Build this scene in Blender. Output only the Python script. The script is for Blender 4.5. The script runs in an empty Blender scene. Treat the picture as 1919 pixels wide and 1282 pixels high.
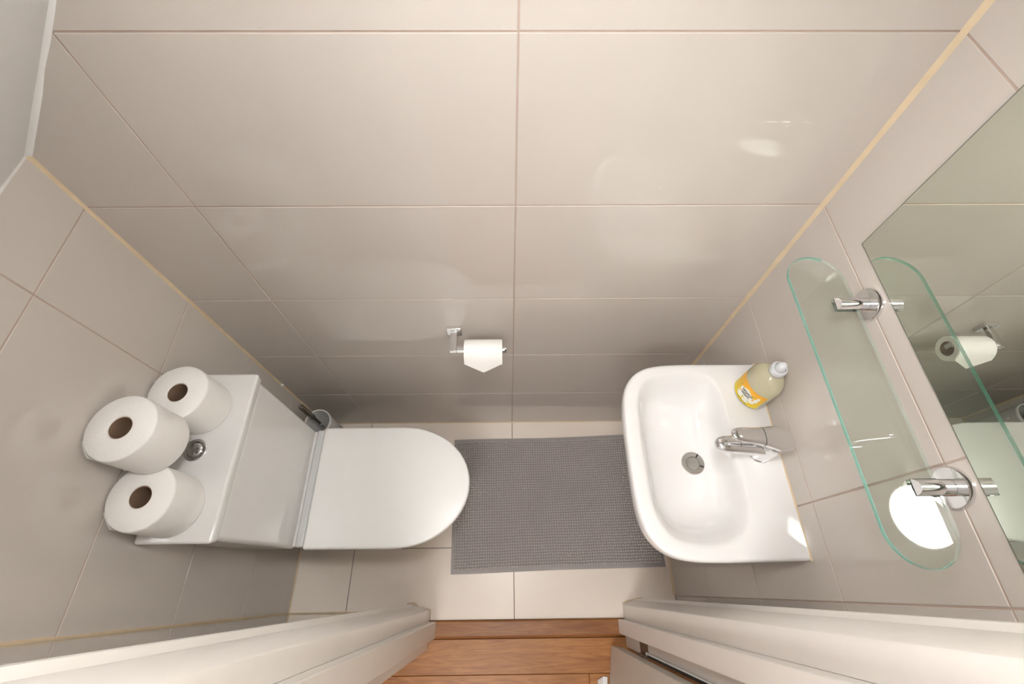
import bpy, math, random
from mathutils import Vector, Matrix
random.seed(7)
S = bpy.context.scene
COL = S.collection

# ------------------------------------------------------------------ camera
cam = bpy.data.cameras.new('camera'); cam.lens = 15.942; cam.sensor_width = 36.0
cam.sensor_fit = 'HORIZONTAL'; cam.clip_start = 0.005
camo = bpy.data.objects.new('camera', cam); COL.objects.link(camo)
_r = Vector((0.99992481, -0.01110419, 0.00520332)); _u = Vector((0.00725249, 0.87765162, 0.47924423))
_f = Vector((0.00988832, 0.47917045, -0.87766617))
M4 = Matrix((_r, _u, -_f)).transposed().to_4x4()
M4.translation = Vector((-0.01713, -0.63497, 1.88138))
camo.matrix_world = M4
S.camera = camo

# ------------------------------------------------------------------ world, exposure
W = bpy.data.worlds.new('world'); S.world = W; W.use_nodes = True
W.node_tree.nodes['Background'].inputs[0].default_value = (0.8, 0.85, 1, 1)
W.node_tree.nodes['Background'].inputs[1].default_value = 0.05
S.view_settings.view_transform = 'Standard'; S.view_settings.look = 'None'
S.view_settings.gamma = 1.0; S.view_settings.use_curve_mapping = False
S.view_settings.exposure = 0.04
LAMP_STRENGTH = 76.0
HALL_STRENGTH = 30.0
cy = S.cycles
cy.use_denoising = True; cy.use_adaptive_sampling = True; cy.adaptive_threshold = 0.03
cy.max_bounces = 8; cy.diffuse_bounces = 4; cy.glossy_bounces = 6; cy.transparent_max_bounces = 16
cy.blur_glossy = 0.1; cy.sample_clamp_indirect = 0.0; cy.sample_clamp_direct = 0.0
cy.caustics_reflective = True; cy.caustics_refractive = True
cy.use_guiding = False; cy.use_light_tree = False

# ------------------------------------------------------------------ room dimensions
XL, XR = -0.803, 0.5845
YF = -0.702                      # inner face of the door wall
ZR = [0.0, 0.324, 0.635, 0.943, 1.254, 1.558, 1.866, 2.174, 2.48]
SLZ, SLK = 1.373, 0.945          # sloped ceiling: z = SLZ + SLK*(x-XL)
ZC = 2.40
def slope(x): return min(ZC, SLZ + SLK * (x - XL))

# ------------------------------------------------------------------ materials
def new_mat(name):
    m = bpy.data.materials.new(name); m.use_nodes = True
    nt = m.node_tree
    return m, nt, nt.nodes['Principled BSDF']
def pbr(name, col, rough=0.5, metal=0.0, spec=0.5, trans=0.0, coat=0.0, noise=0.0, nscale=20.0,
        bump=0.0, bscale=60.0, ior=1.5, sss=0.0):
    m, nt, b = new_mat(name)
    b.inputs['Base Color'].default_value = (*col, 1)
    b.inputs['Roughness'].default_value = rough
    b.inputs['Metallic'].default_value = metal
    b.inputs['Specular IOR Level'].default_value = spec
    b.inputs['Transmission Weight'].default_value = trans
    b.inputs['Coat Weight'].default_value = coat
    b.inputs['Coat Roughness'].default_value = 0.03
    b.inputs['IOR'].default_value = ior
    if sss:
        b.inputs['Subsurface Weight'].default_value = sss
        b.inputs['Subsurface Radius'].default_value = (0.01, 0.01, 0.01)
    tc = nt.nodes.new('ShaderNodeTexCoord')
    if noise:
        n = nt.nodes.new('ShaderNodeTexNoise'); n.inputs['Scale'].default_value = nscale; n.inputs['Detail'].default_value = 4
        r = nt.nodes.new('ShaderNodeMapRange')
        r.inputs[3].default_value = 1 - noise; r.inputs[4].default_value = 1 + noise
        mx = nt.nodes.new('ShaderNodeVectorMath'); mx.operation = 'SCALE'
        mx.inputs[0].default_value = col
        nt.links.new(tc.outputs['Object'], n.inputs['Vector']); nt.links.new(n.outputs['Fac'], r.inputs[0])
        nt.links.new(r.outputs[0], mx.inputs['Scale']); nt.links.new(mx.outputs[0], b.inputs['Base Color'])
    if bump:
        n = nt.nodes.new('ShaderNodeTexNoise'); n.inputs['Scale'].default_value = bscale; n.inputs['Detail'].default_value = 3
        bp = nt.nodes.new('ShaderNodeBump'); bp.inputs['Strength'].default_value = bump; bp.inputs['Distance'].default_value = 0.002
        nt.links.new(tc.outputs['Object'], n.inputs['Vector']); nt.links.new(n.outputs['Fac'], bp.inputs['Height'])
        nt.links.new(bp.outputs[0], b.inputs['Normal'])
    return m
def emit(name, col, s):
    m, nt, b = new_mat(name)
    b.inputs['Base Color'].default_value = (.9, .9, .9, 1)
    b.inputs['Emission Color'].default_value = (*col, 1); b.inputs['Emission Strength'].default_value = s
    return m
def wood(name, c0, c1, sx=1.0):
    m, nt, b = new_mat(name)
    tc = nt.nodes.new('ShaderNodeTexCoord'); mp = nt.nodes.new('ShaderNodeMapping')
    mp.inputs['Scale'].default_value = (2.2 * sx, 26, 26)
    oi = nt.nodes.new('ShaderNodeObjectInfo')
    ad = nt.nodes.new('ShaderNodeVectorMath'); ad.operation = 'ADD'
    sc = nt.nodes.new('ShaderNodeMath'); sc.operation = 'MULTIPLY'; sc.inputs[1].default_value = 7.3
    nt.links.new(oi.outputs['Random'], sc.inputs[0])
    nt.links.new(tc.outputs['Object'], mp.inputs[0]); nt.links.new(mp.outputs[0], ad.inputs[0]); nt.links.new(sc.outputs[0], ad.inputs[1])
    n = nt.nodes.new('ShaderNodeTexNoise'); n.inputs['Scale'].default_value = 3.0; n.inputs['Detail'].default_value = 9
    n.inputs['Distortion'].default_value = 1.4; n.inputs['Roughness'].default_value = 0.62
    r = nt.nodes.new('ShaderNodeValToRGB')
    r.color_ramp.elements[0].position = 0.32; r.color_ramp.elements[0].color = (*c0, 1)
    r.color_ramp.elements[1].position = 0.66; r.color_ramp.elements[1].color = (*c1, 1)
    nt.links.new(ad.outputs[0], n.inputs['Vector']); nt.links.new(n.outputs['Fac'], r.inputs[0])
    # knots
    v = nt.nodes.new('ShaderNodeTexVoronoi'); v.inputs['Scale'].default_value = 0.55
    mp2 = nt.nodes.new('ShaderNodeMapping'); mp2.inputs['Scale'].default_value = (7, 14, 1)
    nt.links.new(tc.outputs['Object'], mp2.inputs[0]); nt.links.new(mp2.outputs[0], v.inputs['Vector'])
    mr = nt.nodes.new('ShaderNodeMapRange'); mr.inputs[1].default_value = 0.03; mr.inputs[2].default_value = 0.16
    mr.inputs[3].default_value = 0.5; mr.inputs[4].default_value = 1.0
    nt.links.new(v.outputs['Distance'], mr.inputs[0])
    mu = nt.nodes.new('ShaderNodeVectorMath'); mu.operation = 'SCALE'
    nt.links.new(r.outputs[0], mu.inputs[0]); nt.links.new(mr.outputs[0], mu.inputs['Scale'])
    nt.links.new(mu.outputs[0], b.inputs['Base Color'])
    bp = nt.nodes.new('ShaderNodeBump'); bp.inputs['Strength'].default_value = 0.25; bp.inputs['Distance'].default_value = 0.001
    nt.links.new(n.outputs['Fac'], bp.inputs['Height']); nt.links.new(bp.outputs[0], b.inputs['Normal'])
    b.inputs['Roughness'].default_value = 0.38
    return m
def thin_glass(name, tint, refl):
    m = bpy.data.materials.new(name); m.use_nodes = True; nt = m.node_tree; nt.nodes.clear()
    o = nt.nodes.new('ShaderNodeOutputMaterial'); mx = nt.nodes.new('ShaderNodeMixShader')
    t = nt.nodes.new('ShaderNodeBsdfTransparent'); t.inputs[0].default_value = (*tint, 1)
    g = nt.nodes.new('ShaderNodeBsdfGlossy'); g.inputs['Roughness'].default_value = 0.0; g.inputs[0].default_value = (1, 1, 1, 1)
    lw = nt.nodes.new('ShaderNodeLayerWeight'); lw.inputs['Blend'].default_value = 0.5
    pw = nt.nodes.new('ShaderNodeMath'); pw.operation = 'POWER'; pw.inputs[1].default_value = 5.0
    fr = nt.nodes.new('ShaderNodeMath'); fr.operation = 'MULTIPLY_ADD'; fr.inputs[1].default_value = 1 - refl; fr.inputs[2].default_value = refl
    nt.links.new(lw.outputs['Facing'], pw.inputs[0]); nt.links.new(pw.outputs[0], fr.inputs[0])
    nt.links.new(fr.outputs[0], mx.inputs[0]); nt.links.new(t.outputs[0], mx.inputs[1]); nt.links.new(g.outputs[0], mx.inputs[2])
    nt.links.new(mx.outputs[0], o.inputs[0])
    return m

MT = {}
MT['tile'] = pbr('glossy_greige_tile', (0.595, 0.545, 0.498), 0.02, spec=0.65, noise=0.02, nscale=3)
MT['floor_tile'] = pbr('satin_beige_floor_tile', (0.86,0.77,0.68), 0.28, spec=0.4, noise=0.03, nscale=5)
MT['grout'] = pbr('pinkish_grout', (0.46, 0.355, 0.295), 0.9, noise=0.1, nscale=40)
MT['floor_grout'] = pbr('dark_floor_grout', (0.16, 0.13, 0.105), 0.9, noise=0.1, nscale=40)
MT['silicone'] = pbr('cream_silicone', (0.70, 0.56, 0.38), 0.45, noise=0.12, nscale=30)
MT['caulk'] = pbr('white_caulk', (0.93, 0.93, 0.92), 0.6)
MT['paint'] = pbr('white_wall_paint', (0.86, 0.855, 0.85), 0.7)
MT['gloss'] = pbr('cream_gloss_paint', (0.84, 0.795, 0.745), 0.3, noise=0.03, nscale=8, bump=0.05, bscale=30)
MT['door'] = pbr('cream_door_paint', (0.62, 0.565, 0.50), 0.4, noise=0.02)
MT['ceramic'] = pbr('white_glazed_ceramic', (0.84, 0.83, 0.82), 0.06, spec=0.5, coat=0.3)
MT['plastic'] = pbr('white_plastic_seat', (0.92, 0.915, 0.905), 0.22, spec=0.5)
MT['plastic_grey'] = pbr('light_grey_plastic', (0.66, 0.67, 0.67), 0.25)
MT['chrome'] = pbr('polished_chrome', (0.80, 0.80, 0.81), 0.05, metal=1.0)
MT['handle_steel'] = pbr('dark_polished_steel', (0.27, 0.24, 0.21), 0.2, metal=1.0)
MT['steel'] = pbr('brushed_steel', (0.58, 0.56, 0.53), 0.28, metal=1.0)
MT['dark_metal'] = pbr('dark_gap', (0.02, 0.02, 0.02), 0.5)
MT['brass'] = pbr('aged_brass_hinge', (0.20, 0.14, 0.09), 0.45, metal=0.6, noise=0.3, nscale=60)
MT['paper'] = pbr('white_tissue_paper', (0.93, 0.91, 0.885), 0.95, spec=0.1, bump=0.35, bscale=220)
MT['card'] = pbr('brown_cardboard', (0.26, 0.17, 0.115), 0.9, spec=0.1)
MT['mat'] = pbr('grey_chenille', (0.58, 0.53, 0.50), 0.95, spec=0.1, noise=0.12, nscale=7)
MT['hem'] = pbr('grey_woven_hem', (0.40, 0.37, 0.36), 0.95, spec=0.1, noise=0.1, nscale=200)
MT['oak'] = wood('oak_laminate', (0.28, 0.09, 0.015), (0.48, 0.205, 0.05))
MT['oak_dark'] = wood('oak_threshold', (0.21, 0.07, 0.014), (0.36, 0.145, 0.038))
MT['mirror'] = pbr('silvered_mirror', (0.74, 0.775, 0.70), 0.0, metal=1.0)
MT['mirror_edge'] = pbr('worn_mirror_edge', (0.16, 0.16, 0.14), 0.4, noise=0.6, nscale=35)
MT['glass'] = thin_glass('clear_shelf_glass', (0.925, 0.95, 0.925), 0.036)
MT['glass_edge'] = pbr('green_glass_edge', (0.13, 0.50, 0.40), 0.08, spec=0.6)
MT['glass_edge'].node_tree.nodes['Principled BSDF'].inputs['Alpha'].default_value = 0.6
MT['glass_rear'] = pbr('pale_seen_through_edge', (0.50, 0.60, 0.54), 0.2)  # rear edge seen through the pane: its paler light put into the colour
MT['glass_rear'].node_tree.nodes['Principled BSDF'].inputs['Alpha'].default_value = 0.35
MT['frost'] = pbr('translucent_white_plastic', (0.72, 0.71, 0.69), 0.25, trans=0.25)
MT['bristle'] = pbr('white_nylon_bristle', (0.62, 0.60, 0.57), 0.9)
MT['soap'] = pbr('pale_green_liquid_soap', (0.82, 0.77, 0.57), 0.05, trans=0.5, ior=1.36, coat=0.4)
MT['cap'] = pbr('translucent_white_cap', (0.80, 0.81, 0.84), 0.3, trans=0.15)
MT['white_print'] = pbr('white_label_print', (0.85, 0.84, 0.78), 0.4)
MT['dark_print'] = pbr('dark_label_print', (0.03, 0.035, 0.01), 0.4)
MT['green_print'] = pbr('green_label_print', (0.25, 0.50, 0.05), 0.4)
MT['gap_shade'] = pbr('black_gap_shade', (0.01, 0.01, 0.012), 0.5)  # near-black colour for the shade in the gap between leaf and jamb
MT['lamp'] = emit('lit_opal_glass', (1.0, 0.99, 0.975), LAMP_STRENGTH)
MT['hall_lamp'] = emit('lit_hall_lamp', (1.0, 0.97, 0.93), HALL_STRENGTH)
# label: orange at the top fading to yellow
m, nt, b = new_mat('yellow_orange_label'); MT['label'] = m
tc = nt.nodes.new('ShaderNodeTexCoord'); sx = nt.nodes.new('ShaderNodeSeparateXYZ'); cr = nt.nodes.new('ShaderNodeValToRGB')
cr.color_ramp.elements[0].position = 0.1; cr.color_ramp.elements[0].color = (0.86, 0.66, 0.01, 1)
cr.color_ramp.elements[1].position = 0.95; cr.color_ramp.elements[1].color = (0.88, 0.40, 0.004, 1)
nt.links.new(tc.outputs['Generated'], sx.inputs[0]); nt.links.new(sx.outputs['Z'], cr.inputs[0]); nt.links.new(cr.outputs[0], b.inputs['Base Color'])
b.inputs['Roughness'].default_value = 0.35

# ------------------------------------------------------------------ object helpers
def wloc(o):
    v = Vector((0, 0, 0))
    while o is not None:
        v += o.location; o = o.parent
    return v
def tag(o, label=None, cat=None, group=None, kind=None):
    if label: o['label'] = label
    if cat: o['category'] = cat
    if group: o['group'] = group
    if kind: o['kind'] = kind
    return o
def empty(name, loc):
    o = bpy.data.objects.new(name, None); o.empty_display_size = 0.05
    COL.objects.link(o); o.location = loc
    return o
def mesh(name, vf, mat, parent=None, origin=None, smooth=False, angle=40, bevel=0.0, seg=2, subsurf=0):
    """verts in world coordinates; linked as ONE object with its origin at `origin` (default: the parent's)"""
    vs, fs = vf
    pl = wloc(parent) if parent else Vector((0, 0, 0))
    og = Vector(origin) if origin is not None else pl
    me = bpy.data.meshes.new(name)
    me.from_pydata([tuple(Vector(v) - og) for v in vs], [], fs); me.update()
    import bmesh
    bm = bmesh.new(); bm.from_mesh(me); bmesh.ops.recalc_face_normals(bm, faces=bm.faces); bm.to_mesh(me); bm.free()
    me.materials.append(MT[mat] if isinstance(mat, str) else mat)
    if smooth:
        for p in me.polygons: p.use_smooth = True
        me.set_sharp_from_angle(angle=math.radians(angle))
    o = bpy.data.objects.new(name, me); COL.objects.link(o)
    o.parent = parent; o.location = og - pl
    if bevel:
        b = o.modifiers.new('bevel', 'BEVEL'); b.width = bevel; b.segments = seg; b.limit_method = 'ANGLE'; b.angle_limit = math.radians(30)
        for p in me.polygons: p.use_smooth = True
        me.set_sharp_from_angle(angle=math.radians(180))
        wn = o.modifiers.new('wn', 'WEIGHTED_NORMAL'); wn.keep_sharp = False
    if subsurf:
        s = o.modifiers.new('sub', 'SUBSURF'); s.levels = subsurf; s.render_levels = subsurf
    return o
def join(*vfs):
    V, F = [], []
    for v, f in vfs:
        n = len(V); V += list(v); F += [tuple(i + n for i in q) for q in f]
    return V, F
def box(x0, x1, y0, y1, z0, z1):
    v = [(x, y, z) for z in (z0, z1) for y in (y0, y1) for x in (x0, x1)]
    return v, [(0, 2, 3, 1), (4, 5, 7, 6), (0, 1, 5, 4), (2, 6, 7, 3), (0, 4, 6, 2), (1, 3, 7, 5)]
def hexa(p):   # eight points ordered like box()
    return list(p), box(0, 1, 0, 1, 0, 1)[1]
def loft(rings, cap0=True, cap1=True, closed=True):
    n = len(rings[0]); V = [tuple(p) for r in rings for p in r]; F = []
    for k in range(len(rings) - 1):
        for i in range(n if closed else n - 1):
            j = (i + 1) % n
            F.append((k * n + i, k * n + j, (k + 1) * n + j, (k + 1) * n + i))
    if cap0: F.append(tuple(range(n - 1, -1, -1)))
    if cap1: F.append(tuple((len(rings) - 1) * n + i for i in range(n)))
    return V, F
def circle(c, r, n=32, ax=2, ry=None):
    out = []
    for i in range(n):
        a = 2 * math.pi * i / n; p = [0, 0, 0]
        p[(ax + 1) % 3] = r * math.cos(a); p[(ax + 2) % 3] = (ry or r) * math.sin(a)
        out.append((c[0] + p[0], c[1] + p[1], c[2] + p[2]))
    return out
def lathe(prof, c, n=40, ax=2, cap0=True, cap1=True):
    rings = []
    for r, h in prof:
        cc = list(c); cc[ax] += h
        rings.append(circle(cc, max(r, 1e-5), n, ax))
    return loft(rings, cap0, cap1)
def tube(path, r, n=12):
    rings = []; P = [Vector(p) for p in path]
    rr = r if isinstance(r, (list, tuple)) else [r] * len(P)
    for i, p in enumerate(P):
        t = (P[min(i + 1, len(P) - 1)] - P[max(i - 1, 0)]).normalized()
        a = t.cross(Vector((0.13, 0.37, 0.92))).normalized(); b = t.cross(a)
        rings.append([tuple(p + (a * math.cos(2 * math.pi * k / n) + b * math.sin(2 * math.pi * k / n)) * rr[i]) for k in range(n)])
    return loft(rings)
def spline(pts, sub=6, closed=True):
    P = [Vector(p) for p in pts]; n = len(P); out = []
    for i in range(n if closed else n - 1):
        g = (lambda k: P[k % n]) if closed else (lambda k: P[max(0, min(n - 1, k))])
        a, b_, c, d = g(i - 1), g(i), g(i + 1), g(i + 2)
        for s in range(sub):
            t = s / sub
            out.append(0.5 * ((2 * b_) + (c - a) * t + (2 * a - 5 * b_ + 4 * c - d) * t * t + (3 * b_ - a - 3 * c + d) * t ** 3))
    if not closed: out.append(P[-1])
    return out

# ------------------------------------------------------------------ tiles
def clip(poly, a, b, c):      # keep a*u + b*v <= c
    out = []
    for i in range(len(poly)):
        p, q = poly[i], poly[(i + 1) % len(poly)]
        dp, dq = a * p[0] + b * p[1] - c, a * q[0] + b * q[1] - c
        if dp <= 0: out.append(p)
        if dp * dq < 0:
            t = dp / (dp - dq); out.append((p[0] + (q[0] - p[0]) * t, p[1] + (q[1] - p[1]) * t))
    return out
def inset(poly, d):
    cx = sum(p[0] for p in poly) / len(poly); cyy = sum(p[1] for p in poly) / len(poly)
    w = max(abs(p[0] - cx) for p in poly); h = max(abs(p[1] - cyy) for p in poly)
    return [(cx + (p[0] - cx) * (1 - d / max(w, 1e-4)), cyy + (p[1] - cyy) * (1 - d / max(h, 1e-4))) for p in poly]
def tile(poly, to3, parent, mat, thick=0.007, cham=0.0009, depth=0.0):
    if len(poly) < 3: return
    area = abs(sum(poly[i][0] * poly[(i + 1) % len(poly)][1] - poly[(i + 1) % len(poly)][0] * poly[i][1] for i in range(len(poly)))) / 2
    if area < 2e-4: return
    r = [[to3(u, v, depth) for u, v in inset(poly, cham)], [to3(u, v, depth + cham) for u, v in poly], [to3(u, v, depth + thick) for u, v in poly]]
    cu = sum(p[0] for p in poly) / len(poly); cv = sum(p[1] for p in poly) / len(poly)
    return mesh('tile', loft(r), mat, parent, origin=to3(cu, cv, depth))
def rect(u0, u1, v0, v1, g): return [(u0 + g, v0 + g), (u1 - g, v0 + g), (u1 - g, v1 - g), (u0 + g, v1 - g)]
G = 0.0013

# back wall (y = 0, faces -y)
wb = mesh('wall_back', box(XL - 0.1, XR + 0.1, 0.0012, 0.10, -0.05, 2.5), 'grout')
tag(wb, kind='structure')
for xa, xb in ((XL, -0.6), (-0.6, 0.0), (0.0, XR)):
    for k in range(len(ZR) - 1):
        p = rect(xa, xb, ZR[k], ZR[k + 1], G)
        p = clip(p, -SLK, 1, SLZ - SLK * XL); p = clip(p, 0, 1, ZC)
        tile(p, lambda u, v, d: (u, d, v), wb, 'tile')
# left wall (x = XL, faces +x)
wl = mesh('wall_left', box(XL - 0.10, XL - 0.0012, -0.80, 0.0012, -0.05, 2.5), 'grout')
tag(wl, kind='structure')
for ya, yb in ((-0.196, 0.0), (YF, -0.196)):
    for k in range(5):
        p = clip(rect(ya, yb, ZR[k], ZR[k + 1], G), 0, 1, SLZ)
        tile(p, lambda u, v, d: (XL - d, u, v), wl, 'tile')
# right wall (x = XR, faces -x)
wr = mesh('wall_right', box(XR + 0.0012, XR + 0.10, -0.80, 0.0012, -0.05, 2.5), 'grout')
tag(wr, kind='structure')
for ya, yb in ((-0.489, 0.0), (-0.6620, -0.489), (YF, -0.6620)):
    for k in range(len(ZR) - 1):
        p = clip(rect(ya, yb, ZR[k], ZR[k + 1], G), 0, 1, ZC)
        tile(p, lambda u, v, d: (XR + d, u, v), wr, 'tile')
# door wall, either side of the opening and above it
LX, RX = -0.300, 0.387           # faces of the door lining
HEAD = 2.03
wf = mesh('wall_front', join(box(XL - 0.10, LX - 0.025, -0.80, YF - 0.0012, -0.05, 2.5),
                             box(RX + 0.025, XR + 0.10, -0.80, YF - 0.0012, -0.05, 2.5),
                             box(LX - 0.025, RX + 0.025, -0.80, -0.70, HEAD + 0.025, 2.5)), 'grout')
tag(wf, kind='structure')
for k in range(5):
    tile(clip(rect(XL, LX - 0.03, ZR[k], ZR[k + 1], G), -SLK, 1, SLZ - SLK * XL), lambda u, v, d: (u, YF - d, v), wf, 'tile')
for k in range(len(ZR) - 1):
    tile(clip(rect(RX + 0.03, XR, ZR[k], ZR[k + 1], G), 0, 1, ZC), lambda u, v, d: (u, YF - d, v), wf, 'tile')
# floor
fl = mesh('floor', box(XL - 0.1, XR + 0.1, -0.729, 0.1, -0.06, -0.0012), 'floor_grout')
tag(fl, kind='structure')
for xa, xb in ((XL, -0.6), (-0.6, 0.0), (0.0, XR)):
    for ya, yb in ((-0.494, 0.0), (-0.7285, -0.494)):
        tile(rect(xa, xb, ya, yb, 0.0012), lambda u, v, d: (u, v, -d), fl, 'floor_tile', cham=0.0006)
# ceiling: slope of the stairs above, then flat
xk = XL + (ZC - SLZ) / SLK
ce = mesh('ceiling', ([(XL - 0.1, -0.80, SLZ - 0.1 * SLK), (xk, -0.80, ZC), (XR + 0.1, -0.80, ZC),
                       (XL - 0.1, 0.1, SLZ - 0.1 * SLK), (xk, 0.1, ZC), (XR + 0.1, 0.1, ZC),
                       (XL - 0.1, -0.80, 2.6), (xk, -0.80, 2.6), (XR + 0.1, -0.80, 2.6),
                       (XL - 0.1, 0.1, 2.6), (xk, 0.1, 2.6), (XR + 0.1, 0.1, 2.6)],
                      [(0, 1, 4, 3), (1, 2, 5, 4), (6, 9, 10, 7), (7, 10, 11, 8), (0, 3, 9, 6), (2, 8, 11, 5), (0, 6, 7, 1), (1, 7, 8, 2), (3, 4, 10, 9), (4, 5, 11, 10)]), 'paint')
tag(ce, kind='structure')

# ------------------------------------------------------------------ sealant beads in the corners
ntrim = [0]
def bead(path, a, b, w, mat, wob=0.0):
    """a concave three-sided fillet along path; a, b: the two directions lying on the walls"""
    a, b = Vector(a), Vector(b); P = []
    for i in range(len(path) - 1):
        p, q = Vector(path[i]), Vector(path[i + 1]); n = max(2, int((q - p).length / 0.05))
        P += [p.lerp(q, k / n) for k in range(n)]
    P.append(Vector(path[-1])); rings = []
    for p in P:
        s = w * (1 + random.uniform(-wob, wob))
        rings.append([tuple(p - (a + b) * 0.0003), tuple(p + a * s), tuple(p + (a + b) * s * 0.36), tuple(p + b * s)])
    ntrim[0] += 1
    return tag(mesh('trim_%d' % ntrim[0], loft(rings), mat, smooth=True, angle=60), kind='structure')
bead([(XL, 0, 0), (XL, 0, SLZ)], (1, 0, 0), (0, -1, 0), 0.0055, 'silicone', 0.12)
bead([(XR, 0, 0), (XR, 0, ZC)], (-1, 0, 0), (0, -1, 0), 0.0065, 'silicone', 0.12)
bead([(XL, 0, 0), (XR, 0, 0)], (0, -1, 0), (0, 0, 1), 0.0035, 'silicone', 0.2)
bead([(XL, YF, 0), (XL, 0, 0)], (1, 0, 0), (0, 0, 1), 0.0055, 'silicone', 0.3)
bead([(XR, -0.66, 0), (XR, 0, 0)], (-1, 0, 0), (0, 0, 1), 0.0075, 'silicone', 0.4)
bead([(XL, YF, 0), (XL, YF, SLZ)], (1, 0, 0), (0, 1, 0), 0.0045, 'silicone', 0.2)
bead([(XL, YF, 0), (LX - 0.03, YF, 0)], (0, 1, 0), (0, 0, 1), 0.004, 'silicone', 0.3)
bead([(XL, 0, SLZ), (xk, 0, ZC)], (0, -1, 0), (SLK * .7, 0, -.727), 0.006, 'caulk', 0.35)
bead([(XL, YF, SLZ), (XL, 0, SLZ)], (0, 0, -1), (.727, 0, .687), 0.004, 'caulk', 0.2)
sb = mesh('trim_%d' % (ntrim[0] + 1), lathe([(0.0, -.006), (.0035, -.004), (.0048, 0.0), (.0030, .005), (.0, .0065)], (XL + .004, -.004, .425), 12), 'caulk', smooth=True); ntrim[0] += 1
tag(sb, kind='structure')
# ------------------------------------------------------------------ hallway beyond the door
hf = mesh('floor_hall', box(-1.3, 1.3, -2.2, -0.784, -0.06, -0.009), 'dark_metal'); tag(hf, kind='structure')
rows = [(-0.7845, -0.8870), (-0.8870, -1.08), (-1.08, -1.273), (-1.273, -1.466), (-1.466, -1.66), (-1.66, -1.85), (-1.85, -2.2)]
ends = [[-1.3, 1.3], [-1.3, 0.250, 1.3], [-1.3, -0.45, 0.75, 1.3], [-1.3, 0.1, 1.3], [-1.3, -0.6, 0.6, 1.3], [-1.3, 0.3, 1.3], [-1.3, 1.3]]
for (ya, yb), xs in zip(rows, ends):
    for xa, xb in zip(xs[:-1], xs[1:]):
        pl = [(xa + 0.0006, yb + 0.0006), (xb - 0.0006, yb + 0.0006), (xb - 0.0006, ya - 0.0006), (xa + 0.0006, ya - 0.0006)]
        r = [[(x, y, 0.0) for x, y in inset(pl, 0.001)], [(x, y, -0.001) for x, y in pl], [(x, y, -0.0085) for x, y in pl]]
        mesh('plank', loft(r), 'oak', hf, origin=((xa + xb) / 2 + random.uniform(-.3, .3), (ya + yb) / 2, 0))
for nm, bb in (('wall_hall_left', (-1.36, -1.3, -2.2, -0.80, -0.05, 2.46)), ('wall_hall_right', (1.3, 1.36, -2.2, -0.80, -0.05, 2.46)),
               ('wall_hall_back', (-1.36, 1.36, -2.26, -2.2, -0.05, 2.46)), ('ceiling_hall', (-1.36, 1.36, -2.26, -0.80, 2.4, 2.46))):
    tag(mesh(nm, box(*bb), 'paint'), kind='structure')
tag(mesh('wall_hall_front', join(box(-1.36, LX - 0.03, -0.812, -0.801, -0.05, 2.46), box(RX + 0.03, 1.36, -0.812, -0.801, -0.05, 2.46),
                                 box(LX - 0.03, RX + 0.03, -0.812, -0.801, HEAD + 0.03, 2.46)), 'paint'), kind='structure')

# ------------------------------------------------------------------ door frame and open door
dr = empty('door_1', (0.04, -0.75, 0)); tag(dr, 'cream painted door frame with moulded architraves and an open door', kind='structure')
def arch(side):                  # moulded section, extruded upwards
    if side < 0:
        s = [(-0.3745, YF + 0.001), (-0.3745, -0.6835), (-0.3725, -0.6790), (-0.368, -0.6768), (-0.3635, -0.6775), (-0.361, -0.6815), (-0.358, -0.6865), (-0.352, -0.6905), (-0.345, -0.6910),
             (-0.3435, -0.6850), (-0.340, -0.6832), (-0.335, -0.6840), (-0.306, -0.6945), (-0.302, -0.698), (-0.301, YF - 0.002), (-0.301, -0.731), (-0.325, -0.731), (-0.325, YF)]
    else:
        s = [(0.4624, YF + 0.001), (0.4624, -0.6735), (0.4604, -0.6690), (0.456, -0.6668), (0.4515, -0.6675), (0.449, -0.6715), (0.446, -0.6765), (0.440, -0.6805), (0.433, -0.6810),
             (0.4315, -0.6750), (0.428, -0.6732), (0.423, -0.6740), (0.394, -0.6845), (0.390, -0.688), (0.389, -0.692), (0.389, -0.731), (0.411, -0.731), (0.411, YF)]
    return s
for sd in (-1, 1):
    s = arch(sd)
    mesh('architrave', loft([[(x, y, 0.0015) for x, y in s], [(x, y, HEAD + 0.07) for x, y in s]]), 'gloss', dr, smooth=True, angle=28)
mesh('head_architrave', box(-0.3745, 0.4624, -0.6995, -0.683, HEAD, HEAD + 0.075), 'gloss', dr, bevel=0.004)
mesh('lining', box(LX - 0.024, LX, -0.8135, -0.7315, 0.001, HEAD), 'gloss', dr, bevel=0.001)
mesh('lining', box(RX, RX + 0.024, -0.8135, -0.7315, 0.001, HEAD), 'gloss', dr, bevel=0.001)
mesh('lining', box(LX, RX, -0.8135, -0.70, HEAD, HEAD + 0.024), 'gloss', dr, bevel=0.001)
mesh('stop_bead', box(LX + 0.0002, -0.2755, -0.7815, -0.731, 0.001, HEAD), 'gloss', dr, bevel=0.0025)
mesh('stop_bead', box(0.3650, RX - 0.0002, -0.7745, -0.731, 0.001, HEAD), 'gloss', dr, bevel=0.0025)
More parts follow.
